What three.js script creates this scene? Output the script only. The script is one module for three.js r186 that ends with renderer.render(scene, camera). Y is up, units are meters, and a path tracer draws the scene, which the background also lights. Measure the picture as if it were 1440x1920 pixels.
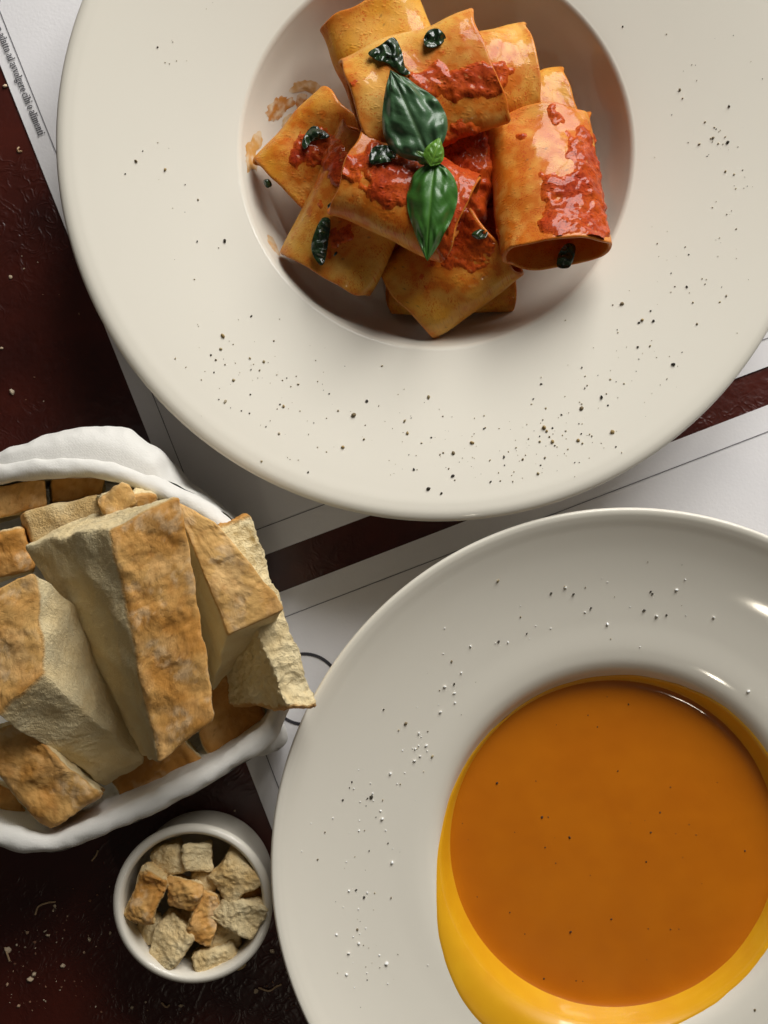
import * as THREE from 'three';
import { mergeGeometries, mergeVertices } from 'three/addons/utils/BufferGeometryUtils.js';
import { FontLoader } from 'three/addons/loaders/FontLoader.js';
import { TextGeometry } from 'three/addons/geometries/TextGeometry.js';
import { RectAreaLightUniformsLib } from 'three/addons/lights/RectAreaLightUniformsLib.js';
import { createNoise3D } from 'simplex-noise';

// ------------------------------------------------------------------ camera, light, exposure
const scene = new THREE.Scene();
const CAM_H = 0.5, FOCAL = 2159;                      // metres above the table; focal length in photo pixels (1920 high)
const camera = new THREE.PerspectiveCamera(2 * Math.atan(960 / FOCAL) * 180 / Math.PI, 0.75, 0.02, 20);
camera.position.set(0, CAM_H, 0);
camera.up.set(0, 0, -1);
camera.lookAt(0, 0, 0);
camera.focus = 0.435; camera.userData.fStop = 22;
scene.add(camera);
const renderer = new THREE.WebGLRenderer({ antialias: true });
renderer.toneMapping = THREE.LinearToneMapping;
renderer.toneMappingExposure = 1.1;
renderer.shadowMap.enabled = true;
scene.background = new THREE.Color().setRGB(0.034, 0.031, 0.027);
RectAreaLightUniformsLib.init();

const WINDOW = { azimuth: 24, elevation: 34, distance: 1.5, width: 0.9, height: 0.9, power: 10.2 };
const LAMP = { at: [0.19, 1.02, 0.72], power: 0.07 };

// ------------------------------------------------------------------ helpers
let seedState = 12345;
function rnd() { seedState = (seedState * 1664525 + 1013904223) >>> 0; return seedState / 4294967296; }
function reseed(s) { seedState = (s * 2654435761) >>> 0; rnd(); rnd(); }
const rr = (a, b) => a + (b - a) * rnd();
const gauss = () => Math.sqrt(-2 * Math.log(rnd() + 1e-9)) * Math.cos(6.2831853 * rnd());
reseed(7);
const n3 = createNoise3D(rnd);
const fbm = (x, y, z, o = 4) => { let s = 0, a = 0.5; for (let i = 0; i < o; i++) { s += a * n3(x, y, z); x *= 2.03; y *= 2.03; z *= 2.03; a *= 0.5; } return s; };
const clamp = (x, a = 0, b = 1) => Math.min(b, Math.max(a, x));
const sstep = (a, b, x) => { const t = clamp((x - a) / (b - a)); return t * t * (3 - 2 * t); };
const lerp = (a, b, t) => a + (b - a) * t;
const hash = (i, j, k) => { let h = (i * 374761393 + j * 668265263 + k * 2147483647) | 0; h = Math.imul(h ^ (h >>> 13), 1274126177); return ((h ^ (h >>> 16)) >>> 0) / 4294967296; };
function worley(x, y, z) {
  const xi = Math.floor(x), yi = Math.floor(y), zi = Math.floor(z); let best = 9;
  for (let a = -1; a < 2; a++) for (let b = -1; b < 2; b++) for (let c = -1; c < 2; c++) {
    const i = xi + a, j = yi + b, k = zi + c;
    const dx = i + hash(i, j, k) - x, dy = j + hash(i + 57, j, k + 13) - y, dz = k + hash(i, j + 91, k + 7) - z;
    const d = dx * dx + dy * dy + dz * dz; if (d < best) best = d;
  }
  return Math.sqrt(best);
}
// a place on the table plan, measured on the photograph, at height h above the table
const at = (px, py, h = 0) => new THREE.Vector3((px - 720) * (CAM_H - h) / FOCAL, h, (py - 960) * (CAM_H - h) / FOCAL);
const taken = {};
function numbered(n) { const k = taken[n] ?? 0; taken[n] = k + 1; return k ? n + '_' + String(k).padStart(3, '0') : n; }
function tag(o, label, category, group, kind) { o.userData.label = label; if (category) o.userData.category = category; if (group) o.userData.group = group; if (kind) o.userData.kind = kind; return o; }
function part(name, geo, mat, parent) { const m = new THREE.Mesh(geo, mat); m.name = name; m.castShadow = m.receiveShadow = true; parent.add(m); return m; }
function solo(name, geo, mat, label, category, group, kind) { const m = part(numbered(name), geo, mat, scene); return tag(m, label, category, group, kind); }
function thing(name, label, category, group) { const g = new THREE.Group(); g.name = numbered(name); scene.add(g); return tag(g, label, category, group); }
const rgb = (r, g, b) => new THREE.Color().setRGB(r, g, b);
const mix3 = (a, b, t) => [lerp(a[0], b[0], t), lerp(a[1], b[1], t), lerp(a[2], b[2], t)];
function std(o) { return new THREE.MeshPhysicalMaterial({ side: THREE.DoubleSide, ...o }); }
function noiseTexture(size, fn, repeat = 1) {
  const d = new Uint8Array(size * size * 4);
  for (let y = 0; y < size; y++) for (let x = 0; x < size; x++) { const v = clamp(fn(x / size, y / size)) * 255, i = (y * size + x) * 4; d[i] = d[i + 1] = d[i + 2] = v; d[i + 3] = 255; }
  const t = new THREE.DataTexture(d, size, size); t.wrapS = t.wrapT = THREE.RepeatWrapping; t.magFilter = THREE.LinearFilter; t.minFilter = THREE.LinearMipmapLinearFilter; t.generateMipmaps = true; t.repeat.set(repeat, repeat); t.needsUpdate = true; return t;
}
// tileable 2-D noise: a circle pair in 3-D is not enough, so cross-fade the borders
const tile = (fn) => (u, v) => { const e = 0.12; const a = (s) => clamp((s - (1 - e)) / e); const fu = a(u), fv = a(v); return lerp(lerp(fn(u, v), fn(u - 1, v), fu), lerp(fn(u, v - 1), fn(u - 1, v - 1), fu), fv); };
function gridGeo(nu, nv, fn, closedV = false, closedU = false) {     // fn(i, j) -> [x, y, z]
  const p = new Float32Array(nu * nv * 3), uv = new Float32Array(nu * nv * 2), idx = [];
  for (let i = 0; i < nu; i++) for (let j = 0; j < nv; j++) { const k = i * nv + j, q = fn(i, j); p[k * 3] = q[0]; p[k * 3 + 1] = q[1]; p[k * 3 + 2] = q[2]; uv[k * 2] = i / nu; uv[k * 2 + 1] = j / nv; }
  for (let i = 0; i < (closedU ? nu : nu - 1); i++) for (let j = 0; j < (closedV ? nv : nv - 1); j++) {
    const a = i * nv + j, b = i * nv + (j + 1) % nv, c = ((i + 1) % nu) * nv + j, d = ((i + 1) % nu) * nv + (j + 1) % nv;
    idx.push(a, c, b, b, c, d);
  }
  const g = new THREE.BufferGeometry(); g.setAttribute('position', new THREE.BufferAttribute(p, 3)); g.setAttribute('uv', new THREE.BufferAttribute(uv, 2)); g.setIndex(idx); g.computeVertexNormals(); return g;
}
function planarUV(g, s = 1) { const p = g.attributes.position, uv = new Float32Array(p.count * 2); for (let i = 0; i < p.count; i++) { uv[i * 2] = (p.getX(i) + 0.37 * p.getY(i)) * s; uv[i * 2 + 1] = (p.getZ(i) + 0.61 * p.getY(i)) * s; } g.setAttribute('uv', new THREE.BufferAttribute(uv, 2)); return g; }
function paint(g, fn) { const p = g.attributes.position, n = g.attributes.normal, c = new Float32Array(p.count * 3); for (let i = 0; i < p.count; i++) { const q = fn(p.getX(i), p.getY(i), p.getZ(i), i, n); c[i * 3] = clamp(q[0]); c[i * 3 + 1] = clamp(q[1]); c[i * 3 + 2] = clamp(q[2]); } g.setAttribute('color', new THREE.BufferAttribute(c, 3)); return g; }
function smoothCurve(pts, closed = true) { return new THREE.CatmullRomCurve3(pts, closed, 'centripetal'); }

// ------------------------------------------------------------------ the light: a window beyond the plates and a lamp over the near side
{
  const { azimuth, elevation, distance, width, height, power } = WINDOW, a = azimuth * Math.PI / 180, e = elevation * Math.PI / 180;
  const pos = new THREE.Vector3(Math.sin(a) * Math.cos(e), Math.sin(e), -Math.cos(a) * Math.cos(e)).multiplyScalar(distance);
  const w = thing('window', 'tall daylight window with white frame beyond the plates', 'window');
  w.position.copy(pos); w.lookAt(0, 0.03, 0);
  const pane = std({ color: rgb(0.8, 0.85, 0.9), emissive: rgb(0.9, 0.95, 1), emissiveIntensity: 0.6, roughness: 0.4 });
  const frame = std({ color: rgb(0.75, 0.73, 0.7), roughness: 0.5 });
  const bar = 0.05;
  for (const sx of [-1, 1]) part('pane', new THREE.BoxGeometry(width / 2 - bar / 2, height, 0.006).translate(sx * (width / 4 + bar / 4), 0, 0), pane, w);
  part('mullion', new THREE.BoxGeometry(bar, height, 0.03), frame, w);
  for (const s of [-1, 1]) { part('jamb', new THREE.BoxGeometry(bar, height + bar * 2, 0.05).translate(s * (width / 2 + bar / 2), 0, 0), frame, w); part('rail', new THREE.BoxGeometry(width, bar, 0.05).translate(0, s * (height / 2 + bar / 2), 0), frame, w); }
  for (const sx of [-1, 1]) {
    const l = new THREE.RectAreaLight(rgb(1, 0.985, 0.95), power, width / 2 - bar / 2, height);
    l.name = 'window_light'; l.position.copy(pos).add(new THREE.Vector3(sx * (width / 4 + bar / 4), 0, 0.02).applyQuaternion(w.quaternion));
    scene.add(l); l.lookAt(0, 0.03, 0); l.quaternion.copy(w.quaternion).multiply(new THREE.Quaternion().setFromAxisAngle(new THREE.Vector3(0, 1, 0), Math.PI));
  }
  const lp = thing('pendant_lamp', 'small warm pendant lamp hanging above the near edge of the table', 'lamp');
  lp.position.set(...LAMP.at);
  part('bulb', new THREE.SphereGeometry(0.02, 24, 16).scale(1.3, 0.9, 1), std({ color: rgb(0.9, 0.85, 0.75), emissive: rgb(1, 0.9, 0.7), emissiveIntensity: 12 }), lp);
  part('cord', new THREE.CylinderGeometry(0.003, 0.003, 0.6, 8).translate(0, 0.33, 0), std({ color: rgb(0.05, 0.05, 0.05), roughness: 0.6 }), lp);
  const pl = new THREE.PointLight(rgb(1, 0.9, 0.72), LAMP.power); pl.name = 'lamp_light'; pl.position.copy(lp.position); pl.castShadow = true; pl.shadow.radius = 0.8; scene.add(pl);
}

// ------------------------------------------------------------------ table and paper placemats
{
  reseed(11);
  const wr = (u, v) => { const x = u * 26, y = v * 26; const w = fbm(x * 0.6, y * 0.6, 3, 2); const r = 1 - Math.abs(fbm(x + w * 2, y - w * 2, 9, 3)) * 2.6; return 0.45 + 0.4 * Math.pow(clamp(r), 3) * sstep(-0.15, 0.35, fbm(x * 0.16, y * 0.16, 31, 3)) + 0.35 * fbm(x * 2.1, y * 2.1, 5, 3) * sstep(-0.3, 0.3, fbm(x * 0.2, y * 0.2, 77, 2)); };
  const bump = noiseTexture(1024, tile(wr), 3.2);
  const g = new THREE.BoxGeometry(1.3, 0.03, 1.3, 260, 1, 260).translate(0, -0.015, 0);
  planarUV(g, 1);
  paint(g, (x, y, z) => { const m = fbm(x * 14, z * 14, 4, 4), f = fbm(x * 70, z * 70, 8, 3); return mix3([0.075, 0.010, 0.0045], [0.036, 0.005, 0.003], clamp(0.5 + m * 0.9 + f * 0.3)); });
  const m = std({ vertexColors: true, roughness: 0.34, bumpMap: bump, bumpScale: 0.0005, clearcoat: 0.25, clearcoatRoughness: 0.18 });
  const t = part('table_top', g, m, scene); t.userData.kind = 'structure';
}
const font = await new FontLoader().loadAsync('fonts/droid/droid_serif_bold.typeface.json');
{
  const paperTone = noiseTexture(512, tile((u, v) => 0.5 + 0.5 * fbm(u * 60, v * 60, 2, 4)), 9);
  const paper = std({ color: rgb(0.79, 0.77, 0.775), roughness: 0.62, bumpMap: paperTone, bumpScale: 0.00006 });
  const ink = std({ color: rgb(0.03, 0.028, 0.035), roughness: 0.6 });
  const softInk = std({ color: rgb(0.09, 0.085, 0.1), roughness: 0.6 });
  function placemat(corner, dirAlong, dirUp, lenAlong, lenUp, y, label) {
    // corner: the sheet's corner; dirAlong runs to the right along the printed border, dirUp along the other edge
    const o = thing('paper_placemat', label, 'placemat', 'paper placemats under the plates');
    const a = dirAlong.clone().normalize(), b = dirUp.clone().normalize();
    const N = 60, g = gridGeo(N, N, (i, j) => { const s = i / (N - 1) * lenAlong, t = j / (N - 1) * lenUp; const p = corner.clone().addScaledVector(a, s).addScaledVector(b, t); return [p.x, y + 0.00035 * (0.5 + fbm(p.x * 9, p.z * 9, y * 900, 2)), p.z]; });
    const g2 = g.clone(); const q = g2.attributes.position; for (let i = 0; i < q.count; i++) q.setY(i, q.getY(i) - 0.00022);
    planarUV(g); planarUV(g2);
    part('sheet', mergeGeometries([g, g2]), paper, o);
    o.userData.frame = undefined; delete o.userData.frame;
    const P = (s, t, h = 0.0003) => { const p = corner.clone().addScaledVector(a, s).addScaledVector(b, t); p.y = y + 0.00035 * (0.5 + fbm(p.x * 9, p.z * 9, y * 900, 2)) + h; return p; };
    const line = (s0, t0, s1, t1, w, name = 'printed_line') => {
      const n = 50, d = new THREE.Vector3().addScaledVector(a, s1 - s0).addScaledVector(b, t1 - t0).normalize(), side = new THREE.Vector3(-d.z, 0, d.x);
      part(name, gridGeo(n, 2, (i, j) => { const p = P(lerp(s0, s1, i / (n - 1)), lerp(t0, t1, i / (n - 1))).addScaledVector(side, (j - 0.5) * w); return [p.x, p.y, p.z]; }), softInk, o);
    };
    const ring = (s, t, r, w, name, arc0 = 0, arc1 = 6.2832) => { const n = 90; part(name, gridGeo(n, 2, (i, j) => { const th = lerp(arc0, arc1, i / (n - 1)), rad = r + (j - 0.5) * w; const p = P(s + Math.cos(th) * rad, t + Math.sin(th) * rad); return [p.x, p.y, p.z]; }), w > 0.001 ? ink : softInk, o); };
    return { o, P, line, ring, a, b, ink };
  }
  const uv = (px, py, c, a, b) => { const d = at(px, py).sub(c); return [d.dot(a), d.dot(b)]; };
  // sheet under the pasta plate
  const c1 = at(384, 1083), a1 = new THREE.Vector3(0.9363, 0, -0.3512), b1 = new THREE.Vector3(-0.3702, 0, -0.929);
  const m1 = placemat(c1, a1, b1, 0.42, 0.36, 0.0006, 'white paper placemat with printed border and bold text under the pasta plate');
  m1.line(0.008, 0.0115, 0.41, 0.0115, 0.00032);
  m1.line(0.0085, 0.0125, 0.0085, 0.2655, 0.00032);
  { const [s, t] = uv(-9, -11, c1, a1, b1); m1.ring(s, t, 0.0075, 0.00032, 'printed_ring'); }
  {
    const tg = new TextGeometry('non adatta ad avvolgere cibi o alimenti', { font, size: 0.0031, depth: 0.00004, curveSegments: 4 });
    tg.computeBoundingBox(); const L = tg.boundingBox.max.x, want = 0.0535; tg.scale(want / L, 1, 1);
    const start = at(-17, 31), end = at(74, 257), d = end.clone().sub(start).normalize();
    const up = new THREE.Vector3(d.z, 0, -d.x);               // letters' tops point to the printed line
    const mtx = new THREE.Matrix4().makeBasis(d, up, new THREE.Vector3().crossVectors(d, up));
    tg.applyMatrix4(mtx); tg.translate(end.x - d.x * want, 0.0014, end.z - d.z * want);
    part('printed_text', tg, m1.ink, m1.o);
  }
  // sheet under the soup plate
  const c2 = at(362, 1173), a2 = new THREE.Vector3(0.9335, 0, -0.3585), b2 = new THREE.Vector3(0.363, 0, 0.9318);
  const m2 = placemat(c2, a2, b2, 0.42, 0.297, 0.0007, 'white paper placemat with thin border and black ring under the soup plate');
  m2.line(0.009, 0.0108, 0.41, 0.0108, 0.00032);
  m2.line(0.0093, 0.012, 0.0093, 0.29, 0.00032);
  { const [s, t] = uv(570, 1291, c2, a2, b2); m2.ring(s, t, 0.0153, 0.0014, 'printed_ring'); }
}

// ------------------------------------------------------------------ plates
const china = std({ color: rgb(0.79, 0.74, 0.635), roughness: 0.5, specularIntensity: 0.6, clearcoat: 0.5, clearcoatRoughness: 0.06 });
function lathe(pts, seg = 256, round = 14) {
  const c = new THREE.CatmullRomCurve3(pts.map(([r, y]) => new THREE.Vector3(r, y, 0)), false, 'centripetal');
  const q = c.getPoints(pts.length * round).map((v) => new THREE.Vector2(Math.max(0, v.x), v.y));
  const g = new THREE.LatheGeometry(q, seg); return g;
}
function profileHeight(pts) {           // height of the upper surface at radius r
  const c = new THREE.CatmullRomCurve3(pts.map(([r, y]) => new THREE.Vector3(r, y, 0)), false, 'centripetal').getPoints(600);
  return (r) => { for (let i = 1; i < c.length; i++) if (c[i].x >= r) { const t = (r - c[i - 1].x) / Math.max(1e-9, c[i].x - c[i - 1].x); return lerp(c[i - 1].y, c[i].y, clamp(t)); } return c[c.length - 1].y; };
}
const P1 = { c: new THREE.Vector3(0.0209, 0, -0.1451) };
P1.top = [[0, 0.006], [0.03, 0.006], [0.05, 0.0062], [0.0595, 0.0085], [0.0665, 0.0145], [0.073, 0.0245], [0.0775, 0.0342], [0.0786, 0.0364], [0.0797, 0.0374], [0.081, 0.0378], [0.1, 0.0424], [0.12, 0.0474], [0.137, 0.0517], [0.1425, 0.053], [0.146, 0.0532]];
const P1all = [...P1.top, [0.1482, 0.0522], [0.1488, 0.0505], [0.1476, 0.0488], [0.14, 0.0465], [0.11, 0.039], [0.088, 0.0335], [0.081, 0.03], [0.073, 0.016], [0.064, 0.006], [0.06, 0.0045], [0.0592, 0.0025], [0.058, 0.0018], [0.055, 0.0018], [0.054, 0.003], [0.03, 0.0032], [0, 0.0032]];
P1.h = profileHeight(P1.top);
const P2 = { c: new THREE.Vector3(0.0959, 0, 0.1386) };
P2.top = [[0, 0.006], [0.03, 0.006], [0.05, 0.0062], [0.06, 0.0085], [0.066, 0.0135], [0.0705, 0.0215], [0.0735, 0.027], [0.0768, 0.0298], [0.082, 0.0316], [0.095, 0.0338], [0.11, 0.0373], [0.123, 0.0417], [0.132, 0.0459], [0.1362, 0.0483], [0.1382, 0.0492]];
const P2all = [...P2.top, [0.1396, 0.0493], [0.1403, 0.0485], [0.1402, 0.0472], [0.138, 0.0455], [0.123, 0.0375], [0.1, 0.0305], [0.085, 0.0275], [0.079, 0.024], [0.072, 0.012], [0.065, 0.006], [0.06, 0.0045], [0.0592, 0.0025], [0.058, 0.0018], [0.055, 0.0018], [0.054, 0.003], [0.03, 0.0032], [0, 0.0032]];
P2.h = profileHeight(P2.top);
for (const [P, all, label] of [[P1, P1all, 'wide-rimmed cream plate with a deep well holding tube pasta'], [P2, P2all, 'cream soup plate filled with orange soup']]) {
  const m = solo('plate', lathe(all), china, label, 'plate'); m.position.set(P.c.x, 0, P.c.z);
}

// ------------------------------------------------------------------ soup
const SOUP_Y = 0.0176;
{
  const c = P2.c;
  const soupTone = noiseTexture(512, tile((u, v) => 0.5 + 0.35 * fbm(u * 40, v * 40, 3, 4)), 8);
  const o = thing('soup', 'smooth orange pumpkin soup in the cream soup plate', 'soup');
  const liquid = std({ vertexColors: true, roughness: 0.42, specularIntensity: 0.4, clearcoat: 0.7, clearcoatRoughness: 0.07, bumpMap: soupTone, bumpScale: 0.00004 });
  const NR = 90, NT = 220;
  // the radius at which the plate's wall meets the soup
  let rw = 0.06; while (P2.h(rw) < SOUP_Y + 0.0019) rw += 0.0001;
  const g = gridGeo(NR, NT, (i, j) => {
    const t = i / (NR - 1), r = rw * 1.003 * Math.pow(t, 0.7), th = j / NT * Math.PI * 2;
    const men = 0.0022 * Math.exp(-(rw - r) / 0.0022);
    const x = c.x + Math.cos(th) * r, z = c.z + Math.sin(th) * r;
    return [x, SOUP_Y + men + 0.00012 * fbm(x * 60, z * 60, 1, 2), z];
  }, true);
  planarUV(g);
  paint(g, (x, y, z) => mix3([0.57, 0.160, 0.0025], [0.53, 0.142, 0.002], clamp(0.5 + fbm(x * 30, z * 30, 6, 3))));
  part('liquid', g, liquid, o);
  // thin coat the soup left on the wall of the well, widest where it was poured
  const film = std({ vertexColors: true, roughness: 0.35, clearcoat: 0.8, clearcoatRoughness: 0.06 });
  const NF = 26, NTH = 260;
  const rOut = (th) => {
    const d = (a, w) => { let e = th - a; e = Math.atan2(Math.sin(e), Math.cos(e)); return Math.exp(-(e * e) / (w * w)); };
    return 0.0722 + 0.017 * d(2.2, 0.62) + 0.0018 * d(0.9, 0.9) + 0.0012 * d(-0.7, 0.5) - 0.0022 * d(-2.2, 0.7) + 0.0006 * fbm(Math.cos(th) * 3, Math.sin(th) * 3, 4, 3);
  };
  const slopeN = (r) => { const e = 0.0004, dy = (P2.h(r + e) - P2.h(r - e)) / (2 * e), l = Math.hypot(1, dy); return [-dy / l, 1 / l]; };
  const fg = gridGeo(NF, NTH, (i, j) => {
    const th = j / NTH * Math.PI * 2, t = i / (NF - 1), r = lerp(rw - 0.0035, rOut(th), t), thick = 0.0009 * Math.pow(1 - Math.pow(t, 6), 0.5) - 0.0001, [nx, ny] = slopeN(r);
    const R = r + nx * thick; return [c.x + Math.cos(th) * R, P2.h(r) + ny * thick, c.z + Math.sin(th) * R];
  }, true);
  paint(fg, (x, y, z) => mix3([0.84, 0.43, 0.010], [0.79, 0.37, 0.008], clamp(0.5 + 0.8 * fbm(x * 60, y * 60, z * 60, 3))));
  part('film', fg, film, o);
}

// ------------------------------------------------------------------ pasta
const wetBump = noiseTexture(512, tile((u, v) => { const x = u * 30, y = v * 60; return 0.3 + 0.6 * Math.pow(clamp(1 - worley(x * 1.1, y * 1.1, 0.5) * 1.35), 1.5) * sstep(0.02, 0.32, fbm(x * .2, y * .2, 8, 3)); }), 18);
function speckleTexture(size, repeat, fn) {
  const d = new Uint8Array(size * size * 4), ch = [0, 1, 2].map((k) => tile((u, v) => fn(u, v)[k]));
  for (let y = 0; y < size; y++) for (let x = 0; x < size; x++) { const i = (y * size + x) * 4; for (let k = 0; k < 3; k++) d[i + k] = clamp(ch[k](x / size, y / size)) * 255; d[i + 3] = 255; }
  const t = new THREE.DataTexture(d, size, size); t.wrapS = t.wrapT = THREE.RepeatWrapping; t.magFilter = THREE.LinearFilter; t.minFilter = THREE.LinearMipmapLinearFilter; t.generateMipmaps = true; t.repeat.set(repeat, repeat); t.colorSpace = THREE.SRGBColorSpace; t.needsUpdate = true; return t;
}
// fine grains of tomato and oil on the pasta, pulp and seeds in the sauce
const pastaGrain = speckleTexture(512, 15, (u, v) => { const a = sstep(0.18, 0.34, fbm(u * 70, v * 70, 3, 3)) * sstep(-0.1, 0.25, fbm(u * 9, v * 9, 6, 2)), b = sstep(0.3, 0.42, fbm(u * 110, v * 110, 9, 2)); return [1 - 0.06 * a - 0.1 * b, 1 - 0.28 * a - 0.14 * b, 1 - 0.45 * a - 0.1 * b]; });
const sauceGrain = speckleTexture(512, 17, (u, v) => { const a = sstep(0.05, 0.3, fbm(u * 45, v * 45, 3, 4)), b = sstep(0.3, 0.42, fbm(u * 80, v * 80, 9, 2)); return [1 - 0.15 * a, 0.9 - 0.2 * a + 0.1 * b, 0.9 - 0.2 * a + 0.1 * b]; });
const pastaMat = std({ vertexColors: true, roughness: 0.6, specularIntensity: 0.4, clearcoat: 0.4, clearcoatRoughness: 0.1, map: pastaGrain, bumpMap: wetBump, bumpScale: 0.00032, transmission: 0.12 });
const sauceMat = std({ vertexColors: true, map: sauceGrain, roughness: 0.6, specularIntensity: 0.25, clearcoat: 0.36, clearcoatRoughness: 0.04, bumpMap: wetBump, bumpScale: 0.0006 });
const PALE = [0.88, 0.55, 0.14], GOLD = [0.82, 0.37, 0.025], ORANGE = [0.66, 0.165, 0.008], RED = [0.47, 0.062, 0.007], DEEP = [0.32, 0.03, 0.005];
// dollops of tomato sauce: plan position (photo px), height, radius px, strength
const dollops = [
  [800, 152, 30, 1], [850, 152, 36, 1], [900, 158, 30, 1], [765, 165, 22, .8], [935, 150, 20, .7], [885, 65, 18, .5],
  [870, 262, 40, 1], [850, 305, 45, 1], [885, 335, 36, 1], [760, 330, 52, 1], [715, 352, 32, .9], [800, 375, 34, 1], [870, 405, 42, 1], [845, 455, 26, .9], [700, 300, 25, .7],
  [1085, 262, 28, .9], [1105, 325, 24, .9], [1115, 385, 34, 1], [1068, 400, 34, .8], [1010, 425, 24, .6], [1035, 338, 20, .8], [978, 252, 14, .9], [1095, 295, 26, .8], [1080, 360, 30, .7], [1045, 415, 30, .7], [1120, 350, 22, .9], [990, 300, 10, .5], [1025, 370, 16, .5], [980, 400, 12, .4], [955, 330, 8, .5], [1005, 330, 14, .5], [1130, 430, 20, 1], [1060, 350, 16, .5], [1040, 300, 10, .5],
  [600, 262, 36, 1], [568, 288, 26, .8], [632, 300, 28, .8], [655, 318, 20, .6], [640, 335, 20, .6], [580, 265, 16, .6], [545, 300, 14, .5], [620, 365, 14, .5], [600, 392, 16, .5], [695, 290, 22, .7], [640, 440, 24, .8], [620, 480, 18, .5],
  [885, 468, 42, .9], [920, 430, 24, .8], [800, 495, 18, .5], [770, 515, 14, .4], [860, 545, 10, .3], [840, 500, 22, .6], [795, 530, 14, .4], [940, 128, 22, .9], [925, 150, 20, .8], [1042, 215, 22, .8], [660, 150, 12, .6], [610, 30, 20, .6], [650, 25, 16, .5], [1100, 455, 24, .7],
];
function plan(x, y, z) { const k = FOCAL / (CAM_H - y); return [720 + x * k + 16 * fbm(x * 90, z * 90, 3, 3), 960 + z * k + 16 * fbm(x * 90, z * 90, 40, 3)]; }
function saucy(x, y, z) {
  let s = 0; const [px, py] = plan(x, y, z);
  for (const [a, b, r, w] of dollops) { const d = Math.hypot(px - a, py - b) / r; if (d < 2.2) s += w * Math.exp(-d * d * 0.95); }
  return Math.min(s, 1.2) + 0.42 * fbm(x * 130, y * 130, z * 130, 4) * sstep(0.04, 0.4, s);
}
function stained(x, y, z) {
  let s = 0; const [px, py] = plan(x, y, z);
  for (const [a, b, r, w] of dollops) { const d = Math.hypot(px - a, py - b) / (r * 1.7 + 14); if (d < 2) s += w * Math.exp(-d * d * 1.3); }
  return clamp(s);
}
function pastaTube({ S, E, w, b, roll = 0, bow = 0, seed, label, dent = 0, slit, pale = 0.5 }) {
  const NU = 74, NV = 132, T = 0.00165, LIP = 4;
  const s0 = at(...S), e0 = at(...E), axis = e0.clone().sub(s0), len = axis.length(); axis.normalize();
  const up0 = new THREE.Vector3(0, 1, 0); let side = new THREE.Vector3().crossVectors(axis, up0).normalize(); let up = new THREE.Vector3().crossVectors(side, axis).normalize();
  side.applyAxisAngle(axis, roll); up.applyAxisAngle(axis, roll);
  const a0 = w / 2, b0 = b / 2;
  const point = (u, phi, inset) => {
    const a = a0 * (1 + 0.05 * n3(u * 1.3, seed, 3)) - inset, bb = b0 * (1 + 0.12 * n3(u * 1.6, seed, 8)) - inset;
    const c = Math.cos(phi), s = Math.sin(phi), p = 0.97;
    let X = Math.sign(c) * Math.pow(Math.abs(c), p) * a, Y = Math.sign(s) * Math.pow(Math.abs(s), p) * bb;
    Y -= dent * Math.exp(-(X / a0) * (X / a0) * 3) * Math.sin(clamp(u) * Math.PI) * (s > 0 ? 1 : 0);
    const q = s0.clone().addScaledVector(axis, u * len).addScaledVector(side, X).addScaledVector(up, Y + bow * Math.sin(clamp(u) * Math.PI));
    const k = 42, A = 0.0009, o = seed * 7.3;
    q.x += A * n3(q.x * k + o, q.y * k, q.z * k); q.y += A * n3(q.x * k, q.y * k + o, q.z * k + 9); q.z += A * n3(q.x * k + 5, q.y * k, q.z * k + o);
    // the cut ends are not quite square
    q.addScaledVector(axis, 0.0012 * n3(Math.cos(phi) * 0.9, Math.sin(phi) * 0.9, seed + u * 0.3) * sstep(0.6, 1, Math.abs(u * 2 - 1)));
    return q;
  };
  const rows = [];
  for (let i = 0; i < NU; i++) rows.push([i / (NU - 1), 0]);
  for (let k = 1; k <= LIP; k++) { const t = k / (LIP + 1) * Math.PI; rows.push([1 + Math.sin(t) * T * 0.5 / len, T / 2 * (1 - Math.cos(t))]); }
  for (let i = NU - 1; i >= 0; i -= 2) rows.push([i / (NU - 1), T]);
  rows.push([0, T]);
  for (let k = 1; k <= LIP; k++) { const t = k / (LIP + 1) * Math.PI; rows.push([-Math.sin(t) * T * 0.5 / len, T / 2 * (1 + Math.cos(t))]); }
  const g = gridGeo(rows.length, NV, (i, j) => { const [u, ins] = rows[i]; const q = point(u, j / NV * Math.PI * 2, ins); const f = 0.00012 * fbm(q.x * 260, q.y * 260, q.z * 260, 2); return [q.x, q.y + f, q.z]; }, true, true);
  planarUV(g);
  paint(g, (x, y, z, i) => {
    const row = Math.floor(i / NV), outer = row < NU;
    const m = 0.5 + 0.55 * fbm(x * 48 + seed, y * 48, z * 48, 3), f = 0.5 + 0.7 * fbm(x * 150, y * 150 + seed, z * 150, 3), sc = stained(x, y, z);
    let c = mix3(PALE, GOLD, clamp(m * 1.25 + (0.5 - pale)));
    c = mix3(c, ORANGE, clamp(sstep(0.5, 1.0, f) * 0.4 + sc * (0.35 + 0.9 * f) + sstep(0.55, 0.95, m) * 0.4));
    if (!outer) c = mix3(c, ORANGE, 0.6); else { const e = Math.min(row, NU - 1 - row) / NU; c = mix3(c, ORANGE, 0.75 * clamp(f * 1.4) * (1 - sstep(0.0, 0.09, e + 0.05 * (m - 0.5)))); }
    const sp = n3(x * 900, y * 900, z * 900 + seed); if (sp > 0.93) c = mix3(c, [0.14, 0.07, 0.02], 0.6);
    return c;
  });
  const o = thing('pasta_tube', label, 'pasta', 'pasta tubes piled in the plate');
  part('tube', g, pastaMat, o);
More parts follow.
